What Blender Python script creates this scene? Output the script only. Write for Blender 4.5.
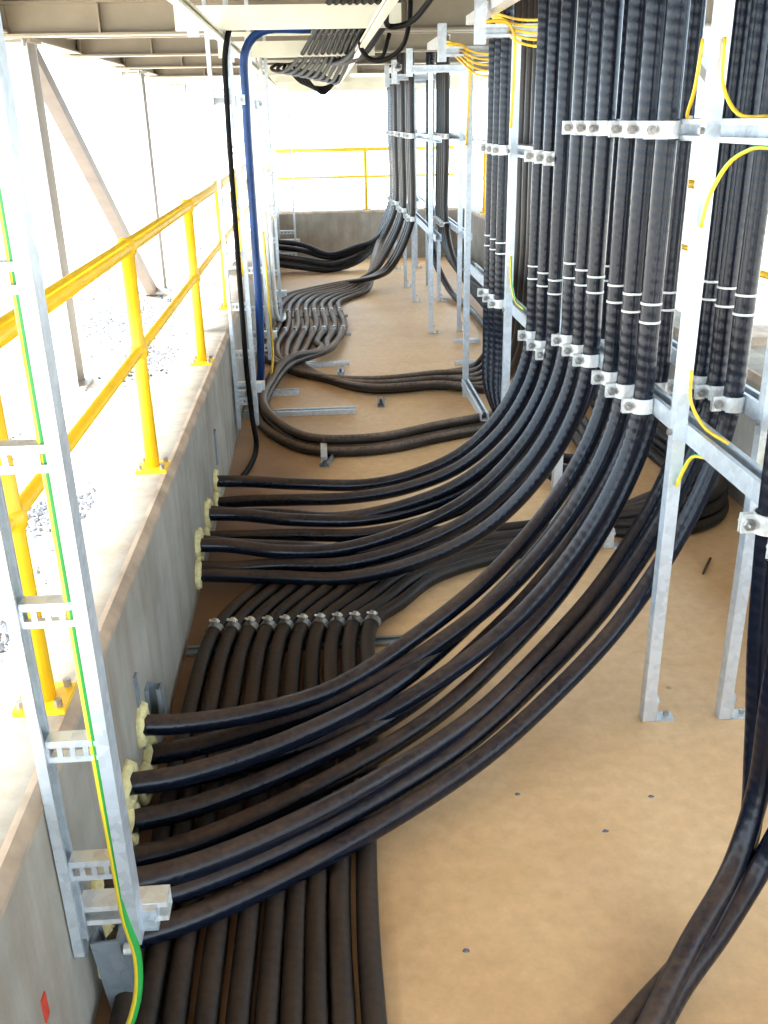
import bpy, math, random
import numpy as np
from mathutils import Vector, Matrix

# ------------------------------------------------------------------ reset
for o in list(bpy.data.objects):
    bpy.data.objects.remove(o, do_unlink=True)
scene = bpy.context.scene
COL = scene.collection
random.seed(7)
PI = math.pi

# ------------------------------------------------------------------ camera
CAM_H = 1.65
FOCAL_PX = 930.0
def _cv(px, py):
    v = Vector((px - 384.0, -(py - 512.0), -FOCAL_PX)); v.normalize(); return v
_y = _cv(315, 120)                       # direction of the corridor
_z = -_cv(430, 2718)                     # up
_z = (_z - _y * _y.dot(_z)).normalized()
_x = _y.cross(_z)
cam_d = bpy.data.cameras.new('camera')
cam_d.sensor_fit = 'VERTICAL'
cam_d.sensor_height = 24.0
cam_d.lens = 24.0 * FOCAL_PX / 1024.0
cam_d.clip_start = 0.02
cam_d.clip_end = 400
cam = bpy.data.objects.new('camera', cam_d)
COL.objects.link(cam)
rot = Matrix((_x, _y, _z))
cam.matrix_world = Matrix.Translation((0, 0, CAM_H)) @ rot.to_4x4()
scene.camera = cam

# ------------------------------------------------------------------ world, sun, exposure
world = bpy.data.worlds.new('overcast_sky')
scene.world = world
world.use_nodes = True
bgn = world.node_tree.nodes['Background']
bgn.inputs[0].default_value = (0.66, 0.84, 1.0, 1)
bgn.inputs[1].default_value = 1.0
sun_d = bpy.data.lights.new('sun', 'SUN')
sun_d.energy = 3.2
sun_d.angle = math.radians(3)
sun_d.color = (1.0, 0.95, 0.86)
sun = bpy.data.objects.new('sun', sun_d)
COL.objects.link(sun)
_sd = Vector((1.0, 0.45, -1.18)).normalized()
sun.rotation_euler = _sd.to_track_quat('-Z', 'Y').to_euler()
sun.location = (-6, -3, 9)
vs = scene.view_settings
vs.view_transform = 'Standard'
vs.look = 'None'
vs.exposure = 2.65
vs.gamma = 1.0
vs.use_curve_mapping = False

# ------------------------------------------------------------------ materials
def new_mat(name):
    m = bpy.data.materials.new(name)
    m.use_nodes = True
    nt = m.node_tree
    return m, nt, nt.nodes['Principled BSDF']

def nd(nt, kind, **kw):
    n = nt.nodes.new(kind)
    for k, v in kw.items():
        if k in n.inputs.keys() if isinstance(k, str) else False:
            n.inputs[k].default_value = v
        else:
            setattr(n, k, v)
    return n

def ramp(nt, src, stops):
    r = nt.nodes.new('ShaderNodeValToRGB')
    el = r.color_ramp.elements
    while len(el) < len(stops):
        el.new(0.5)
    for e, (p, c) in zip(el, stops):
        e.position = p
        e.color = (c[0], c[1], c[2], 1) if not isinstance(c, (int, float)) else (c, c, c, 1)
    nt.links.new(src, r.inputs[0])
    return r.outputs[0]

def noise(nt, scale, detail=4, rough=0.55, stretch=None, coord='Object'):
    tc = nt.nodes.new('ShaderNodeTexCoord')
    n = nt.nodes.new('ShaderNodeTexNoise')
    n.inputs['Scale'].default_value = scale
    n.inputs['Detail'].default_value = detail
    n.inputs['Roughness'].default_value = rough
    out = tc.outputs[coord]
    if stretch:
        mp = nt.nodes.new('ShaderNodeMapping')
        mp.inputs['Scale'].default_value = stretch
        nt.links.new(out, mp.inputs[0]); out = mp.outputs[0]
    nt.links.new(out, n.inputs['Vector'])
    return n.outputs['Fac']

def mix(nt, fac, a, b, mode='MIX'):
    n = nt.nodes.new('ShaderNodeMix')
    n.data_type = 'RGBA'
    n.blend_type = mode
    for sock, v in ((n.inputs[0], fac), (n.inputs[6], a), (n.inputs[7], b)):
        if hasattr(v, 'is_output'):
            nt.links.new(v, sock)
        elif isinstance(v, (int, float)):
            sock.default_value = v
        else:
            sock.default_value = (v[0], v[1], v[2], 1)
    return n.outputs[2]

def math_n(nt, op, a, b=0.0):
    n = nt.nodes.new('ShaderNodeMath'); n.operation = op
    for i, v in enumerate((a, b)):
        if hasattr(v, 'is_output'):
            nt.links.new(v, n.inputs[i])
        else:
            n.inputs[i].default_value = v
    return n.outputs[0]

def bump(nt, bsdf, h, strength=0.3, dist=0.01):
    b = nt.nodes.new('ShaderNodeBump')
    b.inputs['Strength'].default_value = strength
    b.inputs['Distance'].default_value = dist
    nt.links.new(h, b.inputs['Height'])
    nt.links.new(b.outputs[0], bsdf.inputs['Normal'])

def plain(name, col, rough=0.5, metal=0.0, var=0.12, scale=20, bumps=0.0):
    m, nt, b = new_mat(name)
    f = noise(nt, scale)
    lo = [c * (1 - var) for c in col]; hi = [min(1, c * (1 + var)) for c in col]
    nt.links.new(ramp(nt, f, [(0.3, lo), (0.7, hi)]), b.inputs['Base Color'])
    b.inputs['Roughness'].default_value = rough
    b.inputs['Metallic'].default_value = metal
    if bumps:
        bump(nt, b, noise(nt, scale * 4), bumps)
    return m

def cable_mat(name, col, dust_amt, rough, dust_col=(0.16, 0.085, 0.045), ribs=0.25, spec=0.33):
    """black sheathed cable: fine spiral relief along its length, dust lying on it"""
    m, nt, b = new_mat(name)
    f = noise(nt, 9, 5, 0.65)
    f2 = noise(nt, 60, 3, 0.6)
    base = ramp(nt, f, [(0.3, [c * 0.7 for c in col]), (0.75, [c * 1.5 for c in col])])
    geo = nt.nodes.new('ShaderNodeNewGeometry')
    sep = nt.nodes.new('ShaderNodeSeparateXYZ')
    nt.links.new(geo.outputs['Normal'], sep.inputs[0])
    up = ramp(nt, sep.outputs['Z'], [(0.35, 0.0), (0.92, 1.0)])
    d = math_n(nt, 'MULTIPLY', up, ramp(nt, math_n(nt, 'ADD', math_n(nt, 'MULTIPLY', f2, 0.5), math_n(nt, 'MULTIPLY', noise(nt, 4, 3), 0.5)), [(0.35, 0.12), (0.62, 1.0)]))
    d = math_n(nt, 'MULTIPLY', d, dust_amt)
    col_o = mix(nt, d, base, dust_col)
    nt.links.new(col_o, b.inputs['Base Color'])
    r = math_n(nt, 'ADD', math_n(nt, 'MULTIPLY', d, 0.45), rough)
    nt.links.new(r, b.inputs['Roughness'])
    b.inputs['Specular IOR Level'].default_value = spec
    # spiral wrap relief from the cable's own UV
    uv = nt.nodes.new('ShaderNodeTexCoord')
    s = nt.nodes.new('ShaderNodeSeparateXYZ')
    nt.links.new(uv.outputs['UV'], s.inputs[0])
    ang = math_n(nt, 'MULTIPLY', s.outputs['X'], 2 * PI)
    ln = math_n(nt, 'MULTIPLY', s.outputs['Y'], 2 * PI / 0.030)
    wv = math_n(nt, 'SINE', math_n(nt, 'ADD', ang, ln))
    h = math_n(nt, 'ADD', math_n(nt, 'MULTIPLY', wv, 0.5), math_n(nt, 'MULTIPLY', f2, 1.0))
    bump(nt, b, h, ribs, 0.003)
    return m

M = {}
M['cable'] = cable_mat('cable_black', (0.0042, 0.0062, 0.0135), 0.85, 0.25, (0.100, 0.058, 0.036), 0.16)
M['cable_dusty'] = cable_mat('cable_dusty', (0.010, 0.008, 0.007), 0.92, 0.42, (0.070, 0.042, 0.027), 0.10)
M['cable_brown'] = cable_mat('cable_brown', (0.025, 0.018, 0.014), 0.9, 0.33, (0.32, 0.21, 0.14), 0.1)
M['cable_thin'] = cable_mat('cable_thin', (0.006, 0.005, 0.005), 0.0, 0.55, ribs=0.05, spec=0.08)
M['cable_blue'] = cable_mat('cable_blue', (0.006, 0.035, 0.14), 0.0, 0.35, ribs=0.05)

def galv(name, col, metal=0.55, rough=0.42):
    m, nt, b = new_mat(name)
    tc = nt.nodes.new('ShaderNodeTexCoord')
    v = nt.nodes.new('ShaderNodeTexVoronoi')
    v.inputs['Scale'].default_value = 55
    nt.links.new(tc.outputs['Object'], v.inputs['Vector'])
    n = noise(nt, 7, 4)
    f = math_n(nt, 'ADD', math_n(nt, 'MULTIPLY', v.outputs['Color'], 0.35), math_n(nt, 'MULTIPLY', n, 0.6))
    nt.links.new(ramp(nt, f, [(0.25, [c * 0.8 for c in col]), (0.7, [min(1, c * 1.12) for c in col])]), b.inputs['Base Color'])
    b.inputs['Metallic'].default_value = metal
    b.inputs['Roughness'].default_value = rough
    return m
M['galv'] = galv('galvanised_steel', (0.66, 0.71, 0.76))
M['galv_dark'] = galv('galvanised_steel_dull', (0.30, 0.33, 0.36), 0.5, 0.5)
M['clamp'] = galv('clamp_aluminium', (0.82, 0.82, 0.80), 0.35, 0.38)
M['bolt'] = galv('bolt_zinc', (0.42, 0.40, 0.38), 0.8, 0.35)
M['bolt_rust'] = plain('bolt_dark', (0.10, 0.07, 0.05), 0.5, 0.6)
M['steel_paint'] = plain('steel_light_grey_paint', (0.27, 0.225, 0.16), 0.5, 0.0, 0.08, 6)
M['steel_column'] = plain('steel_column_paint', (0.42, 0.41, 0.40), 0.5, 0.0, 0.06, 6)
M['brace'] = plain('brace_brown_grey', (0.15, 0.12, 0.10), 0.55, 0.0, 0.15, 6)
M['deck'] = plain('ceiling_deck', (0.13, 0.105, 0.08), 0.75, 0.0, 0.15, 4)
M['tray'] = plain('tray_pale_coat', (0.80, 0.76, 0.60), 0.4, 0.1, 0.06, 8)
M['yellow'] = plain('safety_yellow_paint', (0.95, 0.55, 0.015), 0.4, 0.0, 0.08, 12)
M['foam'] = plain('expanding_foam', (0.92, 0.74, 0.36), 0.8, 0.0, 0.18, 60, 0.5)
M['tape'] = plain('white_marker_tape', (0.85, 0.83, 0.78), 0.5)
M['ground'] = plain('pale_ground', (0.76, 0.69, 0.60), 0.9, 0.0, 0.07, 2)
M['stone'] = plain('blue_grey_gravel', (0.13, 0.145, 0.18), 0.8, 0.0, 0.5, 30)
M['red'] = plain('red_paint_mark', (0.62, 0.06, 0.03), 0.6)

def earth_mat():
    m, nt, b = new_mat('earth_wire_green_yellow')
    uv = nt.nodes.new('ShaderNodeTexCoord')
    s = nt.nodes.new('ShaderNodeSeparateXYZ')
    nt.links.new(uv.outputs['UV'], s.inputs[0])
    a = math_n(nt, 'FRACT', math_n(nt, 'ADD', s.outputs['X'], math_n(nt, 'ADD', math_n(nt, 'MULTIPLY', s.outputs['Y'], 0.03), 0.44)))
    g = math_n(nt, 'GREATER_THAN', a, 0.5)
    nt.links.new(mix(nt, g, (0.03, 0.33, 0.06), (0.85, 0.62, 0.03)), b.inputs['Base Color'])
    b.inputs['Roughness'].default_value = 0.35
    return m
M['earth'] = earth_mat()
M['earth_yellow'] = plain('earth_wire_mostly_yellow', (0.82, 0.50, 0.02), 0.35, 0, 0.2, 9)

def concrete_mat():
    m, nt, b = new_mat('weathered_concrete')
    a = noise(nt, 3.0, 6, 0.62)
    v = noise(nt, 2.0, 6, 0.65, (3.5, 5.5, 0.55))
    col = ramp(nt, a, [(0.25, (0.23, 0.205, 0.165)), (0.55, (0.37, 0.335, 0.28)), (0.8, (0.47, 0.43, 0.36))])
    st = ramp(nt, v, [(0.42, 0.0), (0.68, 1.0)])
    col = mix(nt, math_n(nt, 'MULTIPLY', st, 0.55), col, (0.22, 0.15, 0.10))
    nt.links.new(col, b.inputs['Base Color'])
    b.inputs['Roughness'].default_value = 0.85
    bump(nt, b, noise(nt, 40, 5), 0.25, 0.006)
    return m
M['concrete'] = concrete_mat()
M['capstone'] = plain('wall_edge_dirty', (0.44, 0.33, 0.24), 0.85, 0, 0.3, 9, 0.2)

def floor_mat():
    m, nt, b = new_mat('tan_floor')
    a = noise(nt, 1.4, 6, 0.6)
    c = noise(nt, 22, 6, 0.7)
    col = ramp(nt, a, [(0.25, (0.64, 0.36, 0.155)), (0.5, (0.78, 0.48, 0.235)), (0.78, (0.86, 0.58, 0.32))])
    col = mix(nt, math_n(nt, 'MULTIPLY', ramp(nt, c, [(0.35, 0.0), (0.75, 1.0)]), 0.42), col, (0.42, 0.23, 0.11))
    # reddish-brown dirt gathered along the left wall, with shade under the cables painted in
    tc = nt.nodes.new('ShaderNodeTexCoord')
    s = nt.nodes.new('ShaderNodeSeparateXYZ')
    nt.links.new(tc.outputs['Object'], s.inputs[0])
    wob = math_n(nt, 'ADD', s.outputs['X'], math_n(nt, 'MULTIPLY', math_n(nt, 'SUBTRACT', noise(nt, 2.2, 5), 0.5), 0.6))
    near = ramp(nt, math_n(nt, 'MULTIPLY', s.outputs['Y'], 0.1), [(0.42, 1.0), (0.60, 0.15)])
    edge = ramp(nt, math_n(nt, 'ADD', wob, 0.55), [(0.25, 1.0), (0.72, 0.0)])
    dirt = math_n(nt, 'MULTIPLY', math_n(nt, 'MULTIPLY', near, edge), 0.85)  # mask for the dirt and the painted shade together
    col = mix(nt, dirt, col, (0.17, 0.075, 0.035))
    # a few small dark spots
    v = nt.nodes.new('ShaderNodeTexVoronoi')
    v.inputs['Scale'].default_value = 2.6
    nt.links.new(tc.outputs['Object'], v.inputs['Vector'])
    spot = ramp(nt, v.outputs['Distance'], [(0.018, 1.0), (0.034, 0.0)])
    col = mix(nt, math_n(nt, 'MULTIPLY', spot, 0.6), col, (0.13, 0.10, 0.07))
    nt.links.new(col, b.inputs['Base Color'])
    b.inputs['Roughness'].default_value = 0.55
    bump(nt, b, c, 0.12, 0.004)
    return m
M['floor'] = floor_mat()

# ------------------------------------------------------------------ mesh helpers
class MB:
    def __init__(s):
        s.v, s.f, s.uv, s.smooth = [], [], {}, set()
    def add(s, vs_, fs_, smooth=False):
        o = len(s.v)
        s.v += [tuple(p) for p in vs_]
        for f in fs_:
            if smooth:
                s.smooth.add(len(s.f))
            s.f.append(tuple(i + o for i in f))
    def box(s, c, size, rot=None):
        hx, hy, hz = [k / 2 for k in size]
        pts = [Vector((sx * hx, sy * hy, sz * hz)) for sz in (-1, 1) for sy in (-1, 1) for sx in (-1, 1)]
        if rot is not None:
            pts = [rot @ p for p in pts]
        pts = [p + Vector(c) for p in pts]
        s.add(pts, [(0, 2, 3, 1), (4, 5, 7, 6), (0, 1, 5, 4), (2, 6, 7, 3), (0, 4, 6, 2), (1, 3, 7, 5)])
    def prism(s, outline, p0, p1, a, b):
        """outline in (a, b) coordinates, extruded from p0 to p1"""
        p0, p1, a, b = Vector(p0), Vector(p1), Vector(a), Vector(b)
        n = len(outline)
        vs_ = [p0 + a * u + b * w for u, w in outline] + [p1 + a * u + b * w for u, w in outline]
        fs_ = [(i, (i + 1) % n, n + (i + 1) % n, n + i) for i in range(n)]
        fs_ += [tuple(range(n - 1, -1, -1)), tuple(range(n, 2 * n))]
        s.add(vs_, fs_)
    def channel(s, p0, p1, open_dir, w=0.05, d=0.05, t=0.005, lip=0.012):
        p0, p1 = Vector(p0), Vector(p1)
        u = (p1 - p0).normalized()
        b = Vector(open_dir); b = (b - u * u.dot(b)).normalized()
        a = b.cross(u)
        h, D, l = w / 2, d / 2, lip
        out = [(-h, D), (-h, -D), (h, -D), (h, D), (h - l, D), (h - l, D - t), (h - t, D - t), (h - t, -D + t),
               (-h + t, -D + t), (-h + t, D - t), (-h + l, D - t), (-h + l, D)]
        s.prism(out, p0, p1, a, b)
    def cyl(s, p0, p1, r, n=10, smooth=True):
        p0, p1 = Vector(p0), Vector(p1)
        u = (p1 - p0).normalized()
        t = Vector((0, 0, 1)) if abs(u.z) < 0.9 else Vector((1, 0, 0))
        a = u.cross(t).normalized(); b = u.cross(a)
        ring = [a * math.cos(2 * PI * i / n) * r + b * math.sin(2 * PI * i / n) * r for i in range(n)]
        o = len(s.v)
        s.add([p0 + q for q in ring] + [p1 + q for q in ring],
              [(i, (i + 1) % n, n + (i + 1) % n, n + i) for i in range(n)], smooth)
        s.f.append(tuple(o + i for i in range(n - 1, -1, -1)))
        s.f.append(tuple(o + n + i for i in range(n)))
    def mesh(s, name, mat):
        me = bpy.data.meshes.new(name)
        me.from_pydata(s.v, [], s.f)
        if s.smooth:
            me.polygons.foreach_set('use_smooth', [i in s.smooth for i in range(len(s.f))])
        me.materials.append(mat)
        me.validate()
        import bmesh
        bm = bmesh.new(); bm.from_mesh(me)
        bmesh.ops.recalc_face_normals(bm, faces=bm.faces)
        bm.to_mesh(me); bm.free()
        me.update()
        return me
    def build(s, name, mat, parent=None, loc=None):
        return link(name, s.mesh(name, mat), parent, loc)

def link(name, me, parent=None, loc=None):
    o = bpy.data.objects.new(name, me)
    COL.objects.link(o)
    if parent is not None:
        o.parent = parent
    if loc is not None:
        o.location = loc
    return o

def tag(o, label, cat, group=None):
    o['label'] = label; o['category'] = cat
    if group:
        o['group'] = group
    return o

def thing(name, label, cat, loc=(0, 0, 0), group=None):
    o = bpy.data.objects.new(name, None)
    COL.objects.link(o)
    o.location = loc
    o.empty_display_size = 0.05
    return tag(o, label, cat, group)

def struct(name, mb, mat):
    o = mb.build(name, mat)
    o['kind'] = 'structure'
    return o

def box_part(name, c, size, mat, parent=None):
    m = MB(); m.box(c, size)
    return m.build(name, mat, parent)

def spline(pts, step=0.05):
    """centripetal Catmull-Rom through the points, resampled evenly"""
    P = [np.array(p, float) for p in pts]
    P = [2 * P[0] - P[1]] + P + [2 * P[-1] - P[-2]]
    out = []
    for i in range(1, len(P) - 2):
        p0, p1, p2, p3 = P[i - 1:i + 3]
        t0 = 0.0
        t1 = t0 + max(1e-6, np.linalg.norm(p1 - p0)) ** 0.5
        t2 = t1 + max(1e-6, np.linalg.norm(p2 - p1)) ** 0.5
        t3 = t2 + max(1e-6, np.linalg.norm(p3 - p2)) ** 0.5
        n = max(3, int(np.linalg.norm(p2 - p1) / step) + 1)
        for t in np.linspace(t1, t2, n, endpoint=False):
            A1 = (t1 - t) / (t1 - t0) * p0 + (t - t0) / (t1 - t0) * p1
            A2 = (t2 - t) / (t2 - t1) * p1 + (t - t1) / (t2 - t1) * p2
            A3 = (t3 - t) / (t3 - t2) * p2 + (t - t2) / (t3 - t2) * p3
            B1 = (t2 - t) / (t2 - t0) * A1 + (t - t0) / (t2 - t0) * A2
            B2 = (t3 - t) / (t3 - t1) * A2 + (t - t1) / (t3 - t1) * A3
            out.append((t2 - t) / (t2 - t1) * B1 + (t - t1) / (t2 - t1) * B2)
    out.append(P[-2])
    return np.array(out)

def tube_mesh(name, pts, r, mat, n=12, step=0.05):
    C = spline(pts, step)
    m = len(C)
    T = np.gradient(C, axis=0)
    T /= np.linalg.norm(T, axis=1)[:, None] + 1e-12
    a = np.cross(T[0], [0, 0, 1.0])
    if np.linalg.norm(a) < 0.1:
        a = np.cross(T[0], [1.0, 0, 0])
    a /= np.linalg.norm(a)
    L = np.concatenate([[0], np.cumsum(np.linalg.norm(np.diff(C, axis=0), axis=1))])
    verts, fr = [], []
    th = np.arange(n) * 2 * PI / n
    for i in range(m):
        a = a - T[i] * np.dot(a, T[i]); a /= np.linalg.norm(a)
        b = np.cross(T[i], a)
        verts.append(C[i] + r * (np.cos(th)[:, None] * a + np.sin(th)[:, None] * b))
    verts = np.concatenate(verts)
    faces, uvs = [], []
    for i in range(m - 1):
        for j in range(n):
            k = (j + 1) % n
            faces.append((i * n + j, i * n + k, (i + 1) * n + k, (i + 1) * n + j))
            u0, u1 = j / n, (j + 1) / n
            uvs += [(u0, L[i]), (u1, L[i]), (u1, L[i + 1]), (u0, L[i + 1])]
    faces.append(tuple(range(n - 1, -1, -1))); uvs += [(0, 0)] * n
    faces.append(tuple((m - 1) * n + j for j in range(n))); uvs += [(0, L[-1])] * n
    me = bpy.data.meshes.new(name)
    me.from_pydata(verts.tolist(), [], faces)
    me.polygons.foreach_set('use_smooth', [True] * (len(faces) - 2) + [False, False])
    uvl = me.uv_layers.new(name='UVMap')
    uvl.data.foreach_set('uv', np.array(uvs, dtype=np.float32).ravel())
    me.materials.append(mat)
    me.update()
    return me

def cable(name, pts, r, mat, label, cat='cable', group=None, n=12, step=0.05):
    o = link(name, tube_mesh(name, pts, r, mat, n, step))
    if label:
        tag(o, label, cat, group)
    return o

_ring_cache = {}
def ring_mesh(r, h=0.0032):
    key = (round(r, 4), h)
    if key not in _ring_cache:
        m = MB(); n = 16
        vs_, fs_ = [], []
        for rr, z in ((r, -h), (r + 0.0016, -h), (r + 0.0016, h), (r, h)):
            vs_ += [(rr * math.cos(2 * PI * i / n), rr * math.sin(2 * PI * i / n), z) for i in range(n)]
        for k in range(4):
            q = (k + 1) % 4
            fs_ += [(k * n + i, k * n + (i + 1) % n, q * n + (i + 1) % n, q * n + i) for i in range(n)]
        m.add(vs_, fs_, True)
        _ring_cache[key] = m.mesh('marker_band', M['tape'])
    return _ring_cache[key]

# ------------------------------------------------------------------ dimensions
XL, XR, YE = -0.518, 1.85, 12.2        # faces of the left, right and end walls
WALL_H, WALL_T = 0.595, 0.20
CEIL = 2.34
BEAM_Z = 2.15

# ------------------------------------------------------------------ the setting
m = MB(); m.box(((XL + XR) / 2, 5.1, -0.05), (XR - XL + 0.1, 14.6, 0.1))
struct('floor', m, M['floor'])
m = MB(); m.box((0, 5, -0.16), (90, 110, 0.1))
struct('ground', m, M['ground'])
m = MB()                                # ribbed deck: a slab with ribs running across
m.box((0.5, 4.9, CEIL + 0.10), (5.2, 15.2, 0.12))
for k in range(50):
    y = -2.4 + k * 0.3
    m.prism([(-0.09, 0.045), (-0.055, 0), (0.055, 0), (0.09, 0.045)], (-2.08, y, CEIL), (3.08, y, CEIL), (0, 1, 0), (0, 0, 1))
struct('ceiling', m, M['deck'])

def bund(name, p0, p1, inward):
    """low concrete wall with a chamfered, dirt-stained inner edge"""
    m = MB()
    t, h, c = WALL_T, WALL_H, 0.018
    out = [(0, -0.11), (0, h - c), (-c, h), (-t, h), (-t, -0.11)]
    m.prism(out, p0, p1, inward, (0, 0, 1))
    w = struct(name, m, M['concrete'])
    m = MB()
    m.prism([(0.001, h - c - 0.012), (0.001, h - c), (-c + 0.001, h + 0.001), (-c - 0.012, h + 0.001), (-c - 0.012, h - 0.004), (-0.006, h - c - 0.012)],
            p0, p1, inward, (0, 0, 1))
    m.build('edge', M['capstone'], w)
    return w
wall_left = bund('wall_left', (XL, -2.2, 0), (XL, YE + WALL_T, 0), (1, 0, 0))
wall_right = bund('wall_right', (XR, -2.2, 0), (XR, YE + WALL_T, 0), (-1, 0, 0))
wall_end = bund('wall_back', (XL, YE, 0), (XR, YE, 0), (0, -1, 0))

# ------------------------------------------------------------------ steel columns, beams and braces
def column(x, y, label, face=1):
    t = thing('steel_column', label, 'column', (x, y, -0.11), 'steel columns outside the low walls')
    hh = BEAM_Z + 0.11
    for s in (-1, 1):
        box_part('flange', (0, s * 0.10, hh / 2), (0.20, 0.014, hh), M['steel_column'], t)
    box_part('web', (0, 0, hh / 2), (0.012, 0.186, hh), M['steel_column'], t)
    box_part('base_plate', (0, 0, 0.012), (0.30, 0.30, 0.024), M['steel_column'], t)
    box_part('cap_plate', (0, 0, hh - 0.008), (0.26, 0.26, 0.016), M['steel_paint'], t)
    for sx in (-1, 1):
        for sy in (-1, 1):
            mm = MB(); mm.cyl((sx * .09, sy * .14, hh - 0.04), (sx * .09, sy * .14, hh + 0.02), 0.012, 6, False)
            mm.build('bolt', M['bolt'], t)
    return t
BEAM_Y = (4.55, 6.5, 8.45, 10.3, 12.32)
ORD = ('first', 'second', 'third', 'fourth', 'fifth', 'sixth', 'seventh', 'eighth', 'ninth', 'tenth')
ords = ('first', 'second', 'third', 'fourth', 'fifth', 'sixth')
for i, y in enumerate((6.75, 10.9, 14.4, 18.0)):
    column(-1.88, y, 'pale grey steel column outside left handrail, %s from the camera' % ords[i])
for i, y in enumerate((4.2, 8.4, 12.6)):
    column(2.95, y, 'pale grey steel column beyond the right wall, %s from the camera' % ords[i])

def ibeam(p0, p1, h, label, w=0.13, mat='steel_paint', stiff=()):
    p0, p1 = Vector(p0), Vector(p1)          # bottom centre line
    t = thing('steel_beam', label, 'beam', p0, 'steel beams under the ceiling')
    d = p1 - p0; L = d.length; u = d.normalized(); s = Vector((-u.y, u.x, 0)); up = Vector((0, 0, 1))
    def bar(name, a0, a1, b0, b1):
        mm = MB()
        mm.prism([(a0, b0), (a1, b0), (a1, b1), (a0, b1)], (0, 0, 0), d, s, up)
        mm.build(name, M[mat], t)
    bar('bottom_flange', -w / 2, w / 2, 0, 0.014)
    bar('top_flange', -w / 2, w / 2, h - 0.014, h)
    bar('web', -0.006, 0.006, 0.014, h - 0.014)
    for k in stiff:
        mm = MB(); mm.box(u * k + up * (h / 2), (0.012, w * 0.96, h - 0.03))
        mm.build('stiffener', M[mat], t)
    return t
for i, y in enumerate(BEAM_Y):
    ibeam((-2.0, y, BEAM_Z), (3.05, y, BEAM_Z), 0.19, 'grey steel I-beam crossing under ceiling, %s from the camera' % ords[i], stiff=(0.16, 0.72, 2.6, 4.6))
ibeam((-1.88, 4.6, BEAM_Z + 0.02), (-1.88, 18.2, BEAM_Z + 0.02), 0.17, 'long grey steel edge beam over the left columns', 0.11)
# lighter secondary angles between the beams
for i, y in enumerate((7.15, 7.8, 9.1, 9.7, 11.0, 11.7)):
    mm = MB()
    mm.prism([(-0.03, 0), (0.03, 0), (0.03, 0.008), (-0.022, 0.008), (-0.022, 0.06), (-0.03, 0.06)], (-1.8, y, 2.235), (3.0, y, 2.235), (0, 1, 0), (0, 0, 1))
    tag(mm.build('ceiling_angle', M['steel_paint']), 'thin grey steel angle between ceiling beams, %s from camera' % ords[i], 'beam', 'thin steel angles under the ceiling')

def brace(p0, p1, label, mat='brace', w=0.09, foot=True):
    t = thing('diagonal_brace', label, 'brace', p0)
    p0, p1 = Vector(p0), Vector(p1); d = p1 - p0
    u = d.normalized(); a = Vector((0, 1, 0)); a = (a - u * a.dot(u)).normalized(); b = u.cross(a)
    mm = MB(); h = w / 2
    mm.prism([(-h, -h), (h, -h), (h, h), (-h, h)], (0, 0, 0), d, a, b)
    mm.build('tube', M[mat], t)
    if foot:
        mm = MB(); mm.box((0.02, 0, 0.01), (0.26, 0.2, 0.02)); mm.box((0.02, 0, 0.08), (0.2, 0.014, 0.14))
        mm.build('foot_plate', M['steel_column'], t)
    return t
brace((-1.88, 10.6, -0.08), (-1.88, 7.05, 2.1), 'brown-grey diagonal steel brace outside the left handrail', 'brace', 0.10)
brace((-1.88, 11.3, 0.6), (-1.88, 11.0, 2.1), 'short pale brace beside the second left column', 'steel_column', 0.07, False)
brace((-2.35, 14.95, -0.1), (1.1, 14.95, 2.25), 'pale sloping brace beyond the end wall', 'steel_paint', 0.14, False)
brace((2.95, 4.6, 0.6), (2.95, 7.8, 2.05), 'pale diagonal brace beyond the right wall', 'steel_column', 0.08, False)
# end beam, pale, facing the corridor
box_part('end_beam', (0.75, YE + 0.05, 2.04), (2.9, 0.08, 0.15), M['tray'])
tag(bpy.data.objects['end_beam'], 'pale horizontal steel beam above the end wall', 'beam')

# ------------------------------------------------------------------ handrails
def handrail(name, x, y0, y1, posts, label, axis='y', mat='yellow'):
    t = thing(name, label, 'handrail', (0, 0, 0))
    def P(s, z):
        return (x, s, z) if axis == 'y' else (s, x, z)
    for nm, z, r in (('top_rail', 1.307, 0.023), ('middle_rail', 0.99, 0.016)):
        mm = MB(); mm.cyl(P(y0, z), P(y1, z), r, 14); mm.build(nm, M[mat], t)
    for y in posts:
        mm = MB(); mm.cyl(P(y, WALL_H), P(y, 1.30), 0.022, 14)
        for z, r in ((1.307, 0.033), (0.99, 0.031)):
            n = 12                         # ball joints where the rails pass
            vs_, fs_ = [], []
            for i in range(1, 6):
                ph = PI * i / 6
                c = P(y, z)
                vs_ += [(c[0] + r * math.sin(ph) * math.cos(2 * PI * k / n), c[1] + r * math.sin(ph) * math.sin(2 * PI * k / n), c[2] + r * math.cos(ph)) for k in range(n)]
            for i in range(4):
                fs_ += [(i * n + k, i * n + (k + 1) % n, (i + 1) * n + (k + 1) % n, (i + 1) * n + k) for k in range(n)]
            fs_ += [tuple(range(n)), tuple(range(4 * n, 5 * n))]
            mm.add(vs_, fs_, True)
        p = mm.build('post', M[mat], t)
        mm = MB(); c = P(y, WALL_H + 0.006); mm.box(c, (0.10, 0.10, 0.012))
        mm.build('base_plate', M[mat], p)
        for sx in (-1, 1):
            for sy in (-1, 1):
                mb = MB()
                mb.cyl((c[0] + sx * .036, c[1] + sy * .036, c[2]), (c[0] + sx * .036, c[1] + sy * .036, c[2] + 0.022), 0.008, 6, False)
                mb.build('anchor_bolt', M['bolt'], p)
    return t
handrail('handrail', -0.585, -1.5, 12.1, (0.2, 1.60, 2.94, 4.40, 5.8, 7.2, 8.6, 10.0, 11.4), 'yellow tubular handrail along the left wall')
handrail('handrail', 1.93, -1.5, 12.1, (1.2, 2.6, 4.3, 5.7, 7.1, 8.5, 9.9, 11.3), 'yellow tubular handrail along the right wall')
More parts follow.
